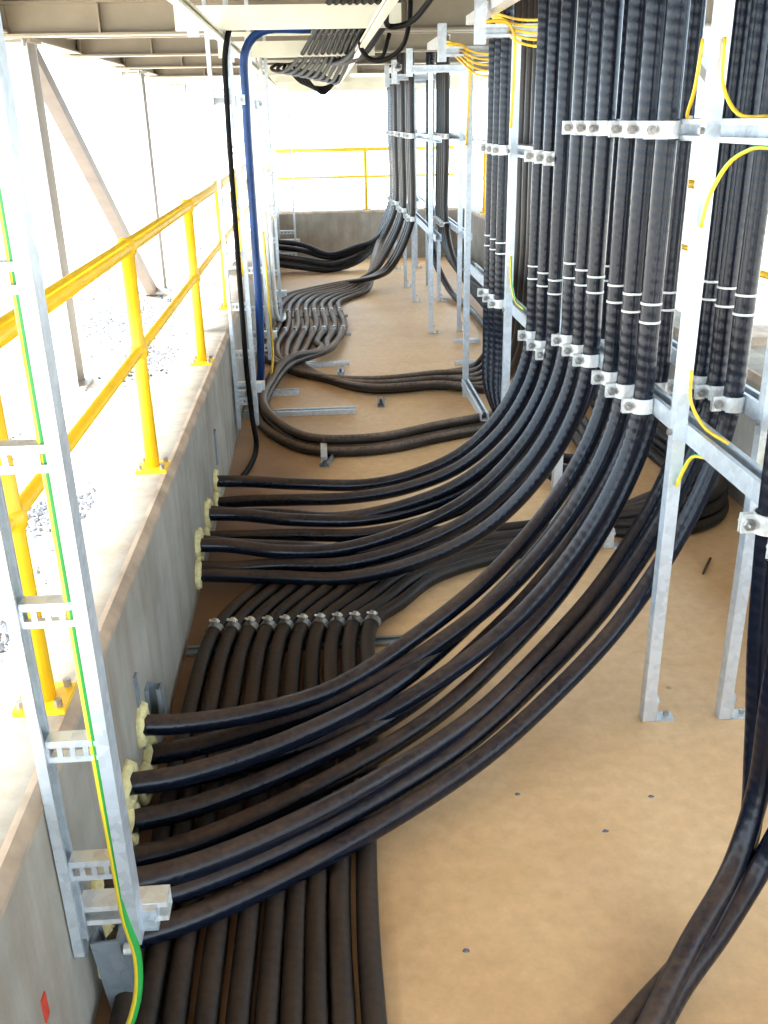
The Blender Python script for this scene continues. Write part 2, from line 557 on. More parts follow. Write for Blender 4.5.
handrail('handrail', YE + 0.10, -0.5, 1.7, (0.6, 1.5), 'yellow tubular handrail along the end wall', 'x')

# ------------------------------------------------------------------ gravel outside
def gravel(regions, count):
    mm = MB()
    octf = [(0, 2, 4), (2, 1, 4), (1, 3, 4), (3, 0, 4), (2, 0, 5), (1, 2, 5), (3, 1, 5), (0, 3, 5)]
    tot = sum(r[4] for r in regions)
    for (cx, cy, sx, sy, wgt) in regions:
        for k in range(int(count * wgt / tot)):
            x = cx + random.gauss(0, 0.45) * sx; y = cy + random.gauss(0, 0.45) * sy
            if -0.80 < x < 1.98 and y < 12.5:
                continue
            s = random.uniform(0.008, 0.022)
            z = -0.11 + s * 0.4
            d = [(s, 0, 0), (-s, 0, 0), (0, s * random.uniform(.6, 1.2), 0), (0, -s * random.uniform(.6, 1.2), 0), (0, 0, s * .7), (0, 0, -s * .7)]
            ca, sa = math.cos(k), math.sin(k)
            mm.add([(x + p[0] * ca - p[1] * sa, y + p[0] * sa + p[1] * ca, z + p[2]) for p in d], octf)
    o = mm.build('gravel', M['stone'])
    tag(o, 'patches of loose blue-grey gravel on the pale ground outside', 'gravel')
    o['kind'] = 'stuff'
gravel([(-1.40, 4.3, 0.28, 0.35, .7), (-1.9, 9.2, 0.7, 1.4, 1.4), (-1.45, 7.4, 0.25, 0.7, .6), (-2.6, 11.5, 0.8, 2.0, 1.2), (-1.25, 3.2, 0.08, 0.5, .25),
        (2.6, 5.5, 0.4, 1.5, 0.8), (0.2, 13.8, 1.3, 0.9, 0.8), (-1.95, 5.3, 0.2, 0.5, 0.3)], 2900)

# ------------------------------------------------------------------ cable support frames
RB = 0.0272                               # radius of the big cables
XA_POST, XA, XB_POST, XB = 0.900, 0.941, 1.125, 1.166

def clamp_mesh(r):
    """two-piece strut clamp for a vertical cable: a band round it and two ears bolted together away from the strut
    (strut face at x=0, cable axis at x=-r, along z)"""
    h, t = 0.021, 0.004
    mm = MB()
    n = 20; vs_, fs_ = [], []
    for rr, z in ((r + 0.0005, -h), (r + 0.0005 + t, -h), (r + 0.0005 + t, h), (r + 0.0005, h)):
        vs_ += [(-r + rr * math.cos(2 * PI * i / n), rr * math.sin(2 * PI * i / n), z) for i in range(n)]
    for k in range(4):
        q = (k + 1) % 4
        fs_ += [(k * n + i, k * n + (i + 1) % n, q * n + (i + 1) % n, q * n + i) for i in range(n)]
    mm.add(vs_, fs_)
    for sy in (-1, 1):
        mm.box((-2 * r - 0.016, sy * 0.0055, 0), (0.030, t, 2 * h))
    c = mm.mesh('cable_clamp', M['clamp'])
    mb = MB()
    mb.cyl((0, -0.028, 0), (0, 0.022, 0), 0.0055, 8, False)
    mb.cyl((0, -0.017, 0), (0, -0.0075, 0), 0.0125, 6, False)
    mb.cyl((0, 0.0075, 0), (0, 0.016, 0), 0.0125, 6, False)
    return c, mb.mesh('bolt', M['bolt'])
CL, BT = clamp_mesh(RB)

def add_clamp(frame, x, y, z, side=-1):
    c = link('cable_clamp', CL, frame, (x, y, z))
    if side > 0:
        c.rotation_euler = (0, 0, PI)
    link('bolt', BT, c, (-2 * RB - 0.017, 0, 0))

def post(frame, x, y, top, w=0.034):
    mm = MB(); mm.channel((x, y, 0.002), (x, y, top), (0, 1, 0), w, w)
    p = mm.build('post', M['galv'], frame)
    mm = MB()
    mm.box((x + w / 2 + 0.003, y, 0.045), (0.006, 0.04, 0.085)); mm.box((x + w / 2 + 0.03, y, 0.004), (0.06, 0.04, 0.008))
    f = mm.build('foot_bracket', M['galv'], p)
    mm = MB(); mm.cyl((x + w / 2 + 0.04, y, 0), (x + w / 2 + 0.04, y, 0.022), 0.008, 6, False)
    mm.build('bolt', M['bolt'], p)
    mm = MB(); mm.cyl((x + w / 2, y, 0.06), (x + w / 2 + 0.016, y, 0.06), 0.008, 6, False)
    mm.build('bolt', M['bolt'], p)

def rail(frame, x, y0, y1, z, open_dir=(0, 0, 1), name='strut_rail', w=0.05):
    mm = MB(); mm.channel((x, y0, z), (x, y1, z), open_dir, w, w)
    return mm.build(name, M['galv'], frame)

def frame(label, xp, xs, posts, y0, y1, zl, zu, top):
    t = thing('support_frame', label, 'support frame', (0, 0, 0))
    for y in posts:
        post(t, xp, y, top)
    rail(t, xs, y0, y1, zl)
    rail(t, xs, y0, y1, zu, (-1, 0, 0))
    for y in posts:                        # joint bolts seen on the posts
        for z in (zl, zu):
            mm = MB()
            mm.cyl((xp - 0.017 - 0.010, y, z), (xp - 0.017, y, z), 0.009, 6, False)
            mm.build('joint_bolt', M['bolt'], t)
    return t
fr_a = frame('galvanised strut frame nearest the camera carrying the front cable clamps', XA_POST, XA, (1.05, 2.24, 3.42), 0.7, 3.46, 0.89, 1.61, CEIL - 0.02)
fr_b = frame('galvanised strut frame behind the nearest frame, close to right wall', XB_POST, XB, (1.05, 2.23, 3.42), 0.7, 3.46, 0.91, 1.61, CEIL - 0.02)
fr_c = frame('galvanised strut frame in the middle of the cable row', XA_POST - .02, XA - .02, (4.42, 5.72), 3.47, 5.8, 0.80, 1.505, 1.96)
fr_d = frame('galvanised strut frame behind the middle frame, by right wall', XB_POST, XB, (4.42, 5.74), 3.48, 5.8, 0.80, 1.505, 1.96)
fr_e = frame('distant galvanised strut frame carrying the far cable clamps', XA_POST - .02, XA - .02, (7.65, 9.1, 10.0, 11.3), 7.5, 11.9, 0.78, 1.50, 1.96)
fr_f = frame('distant galvanised strut frame behind the far cables, by right wall', XB_POST, XB, (7.72, 9.1, 10.1, 11.3), 7.5, 11.9, 0.78, 1.50, 1.96)
# low strut by the middle frame's far post, and overhead arms carrying the posts' heads
rail(fr_c, 0.875, 4.95, 5.70, 0.10, (0, 0, 1), 'low_strut', 0.045)
def arm(frame_, p0, p1, name='top_arm', open_dir=(0, -1, 0), w=0.05):
    mm = MB(); mm.channel(p0, p1, open_dir, w, w); return mm.build(name, M['galv'], frame_)
for fr, ys in ((fr_c, (4.42, 5.72)), (fr_e, (7.65, 9.1, 10.0))):
    for y in ys:
        arm(fr, (0.72, y, 1.985), (1.20, y, 1.985))
        mm = MB(); mm.box((0.72, y, 2.03), (0.045, 0.055, 0.19)); mm.build('hanger_plate', M['galv'], fr)
for fr, y in ((fr_a, 3.42), (fr_a, 2.24)):
    arm(fr, (0.80, y + .05, 2.06), (1.25, y + .05, 2.06))
    mm = MB(); mm.box((0.80, y + .05, 2.12), (0.045, 0.055, 0.16)); mm.build('hanger_plate', M['galv'], fr)
for i, (x, y0, y1, z) in enumerate(((0.79, 3.3, 5.1, 2.085), (0.76, 5.9, 6.55, 2.065), (0.74, 8.9, 9.6, 2.06))):
    mm = MB(); mm.channel((x, y0, z), (x, y1, z), (0, 0, 1), 0.06, 0.04)
    tag(mm.build('overhead_strut', M['clamp']), 'short pale strut channel hung under ceiling beside the cables, %s from camera' % ords[i], 'strut', 'overhead strut channels')

# ------------------------------------------------------------------ the big cables rising from the left wall
def rising(Xe, Ye, zc, Ys, zs, mat, label, group, lift=0.0, flat=0.06, top=CEIL + 0.02, reach=1.0, bands=True, wob=0.0):
    """cable from a hole in the left wall, over the floor, and up a support frame"""
    def yy(x):                              # swing from the hole to the frame
        t = max(0.0, min(1.0, (x - XL) / (Xe - XL)))
        t = 0.35 * t + 0.65 * (3 * t * t - 2 * t ** 3)
        return Ys + (Ye - Ys) * t
    P = [(Xe, Ye, top), (Xe, Ye, zc + 0.6), (Xe, Ye, zc + 0.2), (Xe, Ye, zc + 0.02)]
    for dx, fz in ((0.035, 0.80), (0.145, 0.52), (0.34, 0.255), (0.60, 0.085), (0.86, 0.005)):
        x = Xe - dx * reach
        P.append((x, yy(x), flat + (zc - flat) * fz + lift * (1 - fz) ** 2))
    xl = Xe - 0.86 * reach
    for k in (0.45, 0.8):
        x = xl + (XL - xl) * k
        P.append((x, yy(x) + wob * math.sin(k * 5), flat + lift + (zs - flat - lift) * (k ** 1.3)))
    P.append((XL - 0.01, Ys, zs))
    o = cable('power_cable', P, RB, mat, label, 'cable', group, 14, 0.035)
    if bands:
        for z in (zc + 0.285, zc + 0.235):
            link('marker_band', ring_mesh(RB), o, (Xe, Ye, z))
    return o

XCA, XCB, XCR = XA - 0.025 - RB, XB - 0.025 - RB, XA + 0.025 + RB
seals = []
n3 = ('nearest', 'middle', 'farthest')
near = []
# front triplet on the nearest frame
for i, (Ye, Ys, zs, lift) in enumerate(((2.49, 1.97, .085, .0), (2.65, 2.06, .105, .03), (2.80, 2.03, .225, .06))):
    near.append((XCA, Ye, 0.89, Ys, zs, 'black power cable, %s of the three clamped nearest the camera on front frame' % n3[i], lift))
for i, (Ye, Ys, zs, lift) in enumerate(((2.66, 1.68, .10, .0), (2.78, 1.80, .11, .0), (2.90, 1.82, .205, .05))):
    near.append((XCR, Ye, 0.89, Ys, zs, 'black power cable, %s of three rising behind the front frame rail' % n3[i], lift))
for i, (Ye, Ys, zs, lift) in enumerate(((2.41, 1.47, .075, .0), (2.53, 1.53, .115, .0), (2.64, 1.50, .20, .03))):
    near.append((XCB, Ye, 0.92, Ys, zs, 'black power cable, %s of three right of the tall front post' % n3[i], lift))
for k, (Xe, Ye, zc, Ys, zs, lab, lift) in enumerate(near):
    rising(Xe, Ye, zc, Ys, zs, M['cable'], lab, 'near bundle of power cables from the left wall', lift, 0.080, CEIL + .02, (1.0, 1.03, 1.06, .86, .93, .98, .90, .93, .88)[k])
    seals.append((Ys, zs))
mid = []
for i, (Ye, Ys, zs, lift) in enumerate(((3.03, 3.17, .085, .0), (3.18, 3.22, .09, .02), (3.34, 3.24, .175, .05))):
    mid.append((XCA, Ye, 0.88, Ys, zs, 'black power cable, %s of the second clamped trio on front frame' % n3[i], lift, 1.0))
for i, (Ye, Ys, zs, lift) in enumerate(((3.26, 3.30, .165, .03), (3.38, 3.50, .09, .03), (3.50, 3.55, .17, .06))):
    mid.append((XCR, Ye, 0.88, Ys, zs, 'black power cable, %s of three hidden behind the second trio' % n3[i], lift, 1.0))
for i, (Ye, Ys, zs, lift) in enumerate(((3.48, 3.60, .165, .06), (3.66, 3.86, .09, .06), (3.84, 3.92, .175, .08))):
    mid.append((XCA - .02, Ye, 0.80, Ys, zs, 'black power cable, %s of three clamped before the middle frame post' % n3[i], lift, (1.0, .92, .82)[i]))
for k, (Xe, Ye, zc, Ys, zs, lab, lift, rc) in enumerate(mid):
    rising(Xe, Ye, zc, Ys, zs, M['cable'], lab, 'middle bundle of power cables from the left wall', lift, 0.06, CEIL + .02, rc, True, 0.02 * math.sin(k * 2.3))
    seals.append((Ys, zs))

def foam(y, z, s):
    """lumpy ring of expanding foam squeezed out round a cable"""
    n, k = 12, 6
    mm = MB(); vs_, fs_ = [], []
    rnd = random.Random(int(y * 1000 + z * 77))
    for i in range(n):
        a = 2 * PI * i / n
        R = RB + 0.010 + rnd.uniform(0, 0.010); q = 0.013 + rnd.uniform(-.004, .007)
        for j in range(k):
            b = 2 * PI * j / k
            rr = R + q * math.cos(b)
            vs_.append((XL + q * math.sin(b) * 1.1 + 0.004, y + rr * math.cos(a), z + rr * math.sin(a)))
    for i in range(n):
        for j in range(k):
            fs_.append((i * k + j, i * k + (j + 1) % k, ((i + 1) % n) * k + (j + 1) % k, ((i + 1) % n) * k + j))
    mm.add(vs_, fs_, True)
    mm.build('foam_seal', M['foam'], wall_left)
for y, z in seals:
    foam(y, z, 1)

# clamps on the frames
for Ye in (2.49, 2.65, 2.80, 3.03, 3.18, 3.34):
    for z in (0.89, 1.61):
        add_clamp(fr_a, XA - 0.025, Ye, z)
for Ye in (2.66, 2.78, 2.90, 3.26, 3.38):
    for z in (0.89, 1.61):
        add_clamp(fr_a, XA + 0.025, Ye, z, 1)
for Ye in (2.41, 2.53, 2.64):
    for z in (0.91, 1.61):
        add_clamp(fr_b, XB - 0.025, Ye, z)
for Ye in (3.50, 3.66, 3.84, 4.58, 4.74, 4.90):
    for z in (0.80, 1.505):
        add_clamp(fr_c, XA - .02 - 0.025, Ye, z)

# cables beside the camera on the right, dropping and sweeping left over the floor
for i, (Ye, pts) in enumerate((
        (1.69, [(.900, 1.67, .60), (.908, 1.63, .36), (.875, 1.54, .19), (.74, 1.40, .075), (.56, 1.26, .036), (.30, 1.05, .036), (.02, .84, .036)]),
        (1.56, [(.888, 1.56, .52), (.886, 1.55, .30), (.825, 1.49, .15), (.69, 1.36, .085), (.52, 1.17, .045), (.34, .97, .036), (.1, .74, .036)]),
        (1.44, [(.915, 1.45, .52), (.925, 1.48, .32), (.880, 1.48, .16), (.77, 1.40, .07), (.64, 1.29, .036), (.47, 1.08, .036), (.2, .70, .036)]))):
    P = [(XCA, Ye, CEIL + .02), (XCA, Ye, 1.5), (XCA, Ye, .95)] + pts
    o = cable('power_cable', P, 0.0245, M['cable'], 'black power cable dropping at the right photo edge, %s' % ('leftmost of three', 'middle of three', 'rightmost of three')[i], 'cable', 'cables sweeping over the floor beside the camera', 14, 0.03)
    add_clamp(fr_a, XA - 0.025, Ye, 0.875)

# ------------------------------------------------------------------ dusty cables lying on the floor
RF = 0.0255
NF = 10
for k in range(NF):
    x0 = -0.455 + 0.0555 * k
    xs = -0.42 + 0.060 * k
    lay = k % 3; rowk = k // 3
    z2 = RF + lay * 0.047
    y_s = 3.62 + rowk * 0.06 + lay * 0.025
    xt = 1.30 + rowk * 0.10 + lay * 0.02
    P = [(x0 + 0.02, 0.1, RF), (x0, 0.9, RF), (x0 - 0.012 * math.sin(k), 1.6, RF), (xs - 0.035, 2.30, RF), (xs, 2.82, RF + 0.012),
         (xs + 0.11, 3.12 - 0.016 * k, RF), (xs + 0.33 - .008 * k, 3.40 - 0.026 * k, RF), (xs + 0.68 - .022 * k, 3.57 - 0.030 * k, RF), (1.0, 3.56 - .014 * k + .01 * lay, RF + lay * .02),
         (1.40 - rowk * .01, y_s - .14, z2), (1.66 - .035 * rowk, y_s - .02, z2), (1.80 - .045 * rowk, y_s + .30, z2), (1.78 - 0.05 * rowk, 4.9, z2), (1.76 - 0.05 * rowk, 6.2, z2)]
    if k < 5:
        P += [(1.50, 6.9, .07 + .03 * k), (1.32, 7.5, .22 + .03 * k), (1.15, 8.2 + .12 * k, .50), (XCB, 8.5 + .14 * k, .80), (XCB, 8.5 + .14 * k, 1.4), (XCB, 8.5 + .14 * k, CEIL + .02)]
    else:
        P += [(1.76 - 0.05 * rowk, 8.0, z2), (1.76 - .05 * rowk, 11.9, z2)]
    cable('floor_cable', P, RF, M['cable_dusty'], 'dusty brown-black cable lying along the near floor, the %s counted from left wall' % ORD[k], 'cable', 'dusty cables lying along the floor by the left wall', 12, 0.06)
sr = thing('saddle_rail', 'floor strut with saddle clamps across the dusty floor cables', 'strut', (0, 0, 0))
def floor_channel(name, parent, x0, x1, y, w=0.045, h=0.022, mat='galv_dark'):
    mm = MB(); mm.channel((x0, y, h / 2 + 0.001), (x1, y, h / 2 + 0.001), (0, 0, 1), w, h, 0.004, 0.012)
    return mm.build(name, M[mat], parent)
floor_channel('rail', sr, XL + .01, 0.235, 2.75, 0.05, 0.012)

def saddle_mesh(r, w=0.014):
    mm = MB(); n = 8; vs_, fs_ = [], []
    for y in (-w, w):
        for rr in (r + 0.001, r + 0.005):
            vs_ += [(rr * math.cos(PI * i / n), y, rr * math.sin(PI * i / n)) for i in range(n + 1)]
    q = n + 1
    for i in range(n):
        fs_ += [(i, i + 1, q + i + 1, q + i), (2 * q + i, 3 * q + i, 3 * q + i + 1, 2 * q + i + 1), (q + i, q + i + 1, 3 * q + i + 1, 3 * q + i), (i, 2 * q + i, 2 * q + i + 1, i + 1)]
    fs_ += [(0, q, 3 * q, 2 * q), (n, 2 * q + n, 3 * q + n, q + n)]
    mm.add(vs_, fs_)
    mm.box((0, 0, r + 0.012), (0.014, 2 * w, 0.016))
    me = mm.mesh('saddle', M['bolt'])
    mb = MB(); mb.cyl((-0.017, 0, r + 0.016), (0.020, 0, r + 0.016), 0.004, 6, False); mb.cyl((0.008, 0, r + 0.016), (0.015, 0, r + 0.016), 0.008, 6, False)
    return me, mb.mesh('bolt', M['clamp'])
SD, SB = saddle_mesh(RF)
for k in range(NF):
    s = link('saddle', SD, sr, (-0.42 + 0.060 * k, 2.82, RF + 0.012)); s.rotation_euler = (0, 0, -0.28)
    link('bolt', SB, s)

# ------------------------------------------------------------------ brown snaking cables further along the floor
RS = 0.027
SADX = []
for k in range(9):
    xk = -0.475 + 0.078 * k
    xk1 = -0.485 + 0.080 * k
    SADX.append((xk, xk1))
    Ye = 9.05 + .16 * (k % 3) + (k // 3) * 0.9
    Xe = XCA - .02
    head = [(Xe, Ye, CEIL + .02), (Xe, Ye, 1.4), (Xe, Ye, .80), (Xe - .05, Ye + .0, .62), (Xe - .17, Ye + .02, .38), (Xe - .30, Ye * .5 + 4.9 + .05, .20),
            (xk + 0.30 + .035 * (8 - k), 9.95 - .05 * k, .05), (xk + .12, 9.55 - .03 * k, RS), (xk + .01, 9.05, RS), (xk, 8.5, RS + .01), (xk1 + .02, 8.1, RS), (xk1, 7.7, RS + .01)]
    if k < 6:
        tail = [(xk1 - .05, 7.25, RS), (xk1 * .55 - .13, 6.75 - .02 * k, RS), (xk1 * .4 + .06, 6.32 - .03 * k, RS), (.30, 6.08 - .05 * k, RS + .025 * (k % 2)), (.75, 6.20 - .07 * k, RS + .025 * (k % 2)),
                (1.02, 6.2 - .12 * k, .08), (XCB, 5.95 - .15 * k, .4), (XCB, 5.8 - .15 * k, .85), (XCB, 5.8 - .15 * k, 1.5), (XCB, 5.8 - .15 * k, CEIL + .02)]
        lab = 'brown dusty cable snaking through the far saddles, %s counted from left wall, turning right' % ORD[k]
    else:
        j = k - 6
        zj = RS + (0.05 if j == 2 else 0.0)
        o_ = 0.052 * (1 if j == 2 else j)
        tail = [(xk1 - .06, 7.25, RS + .02), (-.08 + o_ * .6 + .05, 6.86 - o_ * .9, RS + .05), (-.30 + o_, 6.45 - o_ * .6, zj + .05), (-.42 + o_, 5.95, zj), (-.44 + o_, 5.5, zj), (-.34 + o_ * .8, 5.08 + o_, zj),
                (-.10 + .2 * o_, 4.72 + o_, zj), (.25, 4.68 + o_ * 1.1, zj), (.60, 4.84 + o_ * 1.2, zj), (.95, 5.0 + o_ * 1.2, zj), (1.3, 5.2 + o_, zj), (1.42, 5.6, zj), (1.44 - o_, 6.6, zj)]
        lab = 'brown dusty cable in the far loop curling back across floor, %s' % ('outer of the loop', 'inner of the loop', 'upper of the loop')[j]
    cable('snaking_cable', head + tail, RS, M['cable_brown'] if k < 6 else M['cable_brown'], lab, 'cable', 'brown cables snaking over the far floor', 10, 0.06)
for q, (yy_, lab) in enumerate(((8.5, 'far saddle strut holding the snaking brown cables'), (7.7, 'near saddle strut holding the snaking brown cables'))):
    t = thing('saddle_rail', lab, 'strut', (0, 0, 0))
    floor_channel('rail', t, XL + .01, 0.22, yy_ + .0, 0.05, 0.008)
    for a in SADX:
        s = link('saddle', SD, t, (a[q], yy_, RS + .006)); link('bolt', SB, s)

# cables of the far loops by the end wall
for k in range(6):
    Ye = 11.15 + 0.11 * k
    z0 = (.36, .29, .19, .19, .11, .11)[k]
    y0 = (11.25, 11.30, 11.15, 11.32, 11.17, 11.34)[k]
    zf = (.20, .16, .10, .10, .035, .035)[k]
    P = [(XL - .01, y0, z0), (-.2, y0 - .02, z0 - .05), (.1, y0 - .05, zf), (.4, y0 - .03, zf + .07), (.62, .5 * y0 + .5 * Ye, zf * .6 + .22), (.78, Ye, .52), (XCA - .02, Ye, .78), (XCA - .02, Ye, 1.5), (XCA - .02, Ye, CEIL + .02)]
    cable('power_cable', P, 0.030, M['cable'], 'black cable swinging from the far left wall to the last frame, %s from camera' % ords[k], 'cable', 'far bundle of cables by the end wall', 10, 0.06)
# trio dropping straight behind the middle post
for i, Ye in enumerate((4.58, 4.74, 4.90)):
    P = [(XCA - .02, Ye, CEIL + .02), (XCA - .02, Ye, 1.4), (XCA - .02, Ye, .80), (XCA - .02, Ye - .01, .55), (.87, Ye - .07, .30), (.96, Ye - .22, .12), (1.12, Ye - .5 + .03 * i, .036), (1.27 + .06 * i, Ye - .5, .036), (1.33 + .06 * i, Ye, .036), (1.33 + .06 * i, Ye + 1.6, .036)]
    o = cable('power_cable', P, RB, M['cable'], 'black power cable dropping straight down beyond the middle post, %s of three' % n3[i], 'cable', 'trio of cables beyond the middle post', 12)
    for z in (1.09, 1.04):
        link('marker_band', ring_mesh(RB), o, (XCA - .02, Ye, z))
for Ye in (9.05, 9.21, 9.37, 9.95, 10.11, 10.27, 10.85, 11.01, 11.17, 11.4, 11.6):
    for z in (0.78, 1.50):
        add_clamp(fr_e, XA - .045, Ye, z)
for Ye in (8.5, 8.64, 8.78, 8.92, 9.06):
    add_clamp(fr_f, XB - .025, Ye, 0.78); add_clamp(fr_f, XB - .025, Ye, 1.50)
for i, Ye in enumerate((9.6, 9.85)):
    cable('power_cable', [(XCB, Ye, CEIL + .02), (XCB, Ye, 1.2), (XCB, Ye, .7), (XCB + .03, Ye - .1, .35), (1.25, Ye - .5, .08), (1.33, Ye - 1.2, .036), (1.34, 7.2, .036)], RB, M['cable'],
          'black cable on the rear of the far frames, %s' % ('nearer one', 'farther one')[i], 'cable', 'rear cables on the far frames', 10)

# bits of strut lying on the floor and the loop clamp
for i, (x0, x1, y, w) in enumerate(((-0.51, 0.17, 5.47, 0.07), (-0.45, -0.18, 5.93, 0.07), (-0.35, 0.17, 6.66, 0.05), (0.93, 1.08, 6.55, .04), (1.02, 1.22, 7.25, .04))):
    o = floor_channel('floor_strut', None, x0, x1, y, w, 0.03, 'galv')
    tag(o, 'grey strut channel lying across the floor, %s from the camera' % ords[i], 'strut', 'grey strut channels lying across the floor')
t = thing('loop_clamp', 'small clamp on a strut stub gripping the floor cable loop', 'clamp', (-0.03, 4.66, 0))
mm = MB(); mm.channel((0, -.14, 0.011), (0.045, 0.10, 0.011), (0, 0, 1), 0.05, 0.022, 0.004, 0.012); mm.build('strut_stub', M['galv_dark'], t)
mm = MB(); mm.box((0.0, 0.025, 0.062), (0.034, 0.135, 0.006)); mm.box((0, -.04, .032), (.034, .006, .06)); mm.box((0, .09, .032), (.034, .006, .06)); mm.build('strap', M['clamp'], t)
mm = MB(); mm.cyl((0, .06, .06), (0, .06, .09), .009, 6, False); mm.build('bolt', M['bolt_rust'], t)
for i, (x, y, a) in enumerate(((0.33, 5.62, .2), (0.10, 6.42, 0))):
    t = thing('strut_stub', ('short strut stub on the floor before the right-turning cables', 'short strut stub under the right-turning cables')[i], 'strut', (x, y, 0))
    mm = MB(); mm.channel((0, -.07, .016), (0.01, .09, .016), (0, 0, 1), .045, .03); mm.build('channel', M['galv_dark'], t)
    mm = MB(); mm.cyl((0, -.03, .02), (0, -.03, .045), .008, 6, False); mm.build('bolt', M['bolt_rust'], t)

# ------------------------------------------------------------------ cable ladders standing at the left wall
def ladder(label, y, xl, xr, z0, z1, rz0, arms, sl=1.0):
    t = thing('cable_ladder', label, 'cable ladder', (0, 0, 0), 'vertical cable ladders along the left wall')
    mm = MB(); mm.channel((xl, y, z0), (xl, y, z1), (1, 0, 0), 0.045, 0.018, 0.003, 0.008); mm.build('side_rail', M['galv'], t)
    mm = MB(); mm.channel((xr, y, z0 + .02), (xr, y, z1), (-1, 0, 0), 0.045, 0.022, 0.003, 0.008); mm.build('side_rail', M['galv'], t)
    z = rz0
    rm = None
    while z < z1 - 0.05:
        if rm is None:
            mr = MB(); L = xr - xl - 0.02
            mr.box((0, 0, 0.014), (L, 0.004, 0.010)); mr.box((0, 0, -0.014), (L, 0.004, 0.010))
            for q in range(5):
                mr.box((-L / 2 + L * q / 4, 0, 0), (L * 0.10, 0.004, 0.02))
            mr.box((0, 0.014, 0.020), (L, 0.03, 0.003)); mr.box((0, 0.014, -0.020), (L, 0.03, 0.003))
            rm = mr.mesh('rung', M['galv'])
        link('rung', rm, t, ((xl + xr) / 2, y - 0.012, z))
        z += 0.26
    for za in arms:
        mm = MB(); mm.channel((XL + 0.006, y + 0.05, za), (xr + 0.055, y + 0.05, za), (0, -1, 0), 0.045, 0.045); a = mm.build('wall_arm', M['clamp'], t)
        mm = MB(); mm.box((XL + 0.004, y + 0.05, za - .015), (0.008, 0.06, 0.16)); mm.build('wall_plate', M['galv_dark'], a)
        mm = MB(); mm.box((xr + 0.022, y + 0.022, za - .005), (0.03, 0.02, 0.05)); mm.cyl((xr + .03, y + .0, za), (xr + .03, y + .04, za), .009, 6, False); mm.build('clip', M['galv'], a)
    return t
ladder('narrow galvanised cable ladder at the near left edge, with green wire', 1.33, -0.506, -0.400, 0.225, CEIL - .02, 0.42, (0.272,))
ladder('galvanised cable ladder on the left wall holding a dark cable', 5.05, -0.50, -0.40, 0.06, CEIL - .02, 0.22, (0.29, 1.75))
ladder('galvanised cable ladder on the left wall behind the blue cable', 6.35, -0.50, -0.38, 0.12, CEIL - .02, 0.22, (0.3, 1.75))
ladder('galvanised cable ladder by the snaking brown cables', 8.0, -0.50, -0.36, 0.06, CEIL - .02, 0.22, (0.3,))
ladder('galvanised cable ladder in the far left corner', 11.7, -0.49, -0.30, 0.02, CEIL - .02, 0.15, (0.3,))
# grey tube strut wrapped by foam near the bottom left corner and small wall fittings
t = thing('wall_bracket', 'grey box channel bracket at bottom left by the wall', 'bracket', (0, 0, 0))
mm = MB(); mm.channel((-0.462, 1.40, 0.0), (-0.480, 1.40, 0.185), (0, 1, 0), 0.055, 0.05); mm.build('channel', M['galv_dark'], t)
mm = MB(); mm.cyl((-.445, 1.38, .16), (-.425, 1.38, .16), .011, 8, False); mm.build('bolt', M['clamp'], t)
t = thing('wall_bracket', 'grey channel stub on the left wall above near cables', 'bracket', (0, 0, 0))
mm = MB(); mm.channel((XL + .022, 2.14, .12), (XL + .022, 2.14, .27), (0, -1, 0), 0.045, 0.04); mm.build('channel', M['galv_dark'], t)
mm = MB(); mm.box((XL + .003, 2.04, .26), (.006, .025, .22)); mm.build('strip', M['galv_dark'], t)
t = thing('wall_bracket', 'grey strip on the left wall above the middle cables', 'bracket', (0, 0, 0))
mm = MB(); mm.box((XL + .004, 4.05, .29), (.008, .035, .16)); mm.build('strip', M['galv_dark'], t)
mm = MB(); mm.box((XL + .0015, 1.15, .29), (.003, .02, .05)); o = mm.build('paint_mark', M['red'], wall_left)

# wires on the ladders
ew = [(-0.419, 1.335, CEIL), (-0.419, 1.335, 1.7), (-.420, 1.33, 1.2), (-.419, 1.325, .8), (-.416, 1.32, .45), (-.410, 1.31, .30), (-.398, 1.30, .23), (-.405, 1.275, .14), (-.45, 1.23, .04), (-.48, 1.15, .012), (-.49, .9, .012)]
cable('earth_wire', ew, 0.0085, M['earth'], 'green and yellow earth wire running down the near left ladder', 'wire', None, 10, 0.03)
mm = MB()
dk = [(-.20, 5.0, 2.1), (-.36, 5.0, 2.09), (-.41, 5.0, 1.98), (-.425, 5.0, 1.7), (-.43, 5.0, 1.0), (-.43, 5.0, .4), (-.42, 5.0, .12), (-.40, 4.9, .02), (-.42, 4.5, .013), (-.47, 4.3, .013)]
cable('thin_cable', dk, 0.014, M['cable_thin'], 'thin dark cable running down the second left ladder', 'cable', None, 10)
bl = [(.0, 5.85, 2.12), (-.28, 5.85, 2.11), (-.37, 5.85, 2.02), (-.39, 5.85, 1.75), (-.395, 5.85, 1.0), (-.40, 5.85, .5), (-.42, 5.87, .15), (-.45, 5.95, .03), (-.47, 6.2, .025)]
cable('thick_cable', bl, 0.024, M['cable_blue'], 'thick blue cable running down beside the left ladders', 'cable', None, 12)
cable('earth_wire', [(-.36, 6.2, 1.0), (-.355, 6.2, .5), (-.35, 6.15, .2), (-.38, 6.0, .06), (-.44, 5.85, .015), (-.49, 5.8, .01)], 0.008, M['earth_yellow'], 'yellow wire by the foot of the blue cable', 'wire', None, 8)
for i, x in enumerate((-.44, -.40)):
    cable('wrapped_cable', [(x, 7.9, 2.2), (x, 7.9, 1.0), (x, 7.9, .3), (x + .01, 7.95, .12), (x + .05, 8.2, .05), (x + .05, 8.45, .04)], 0.018, M['tape'], 'white cable coming down the ladder by snaking cables, %s' % ('left one', 'right one')[i], 'cable', 'white cables on the fourth ladder', 10)

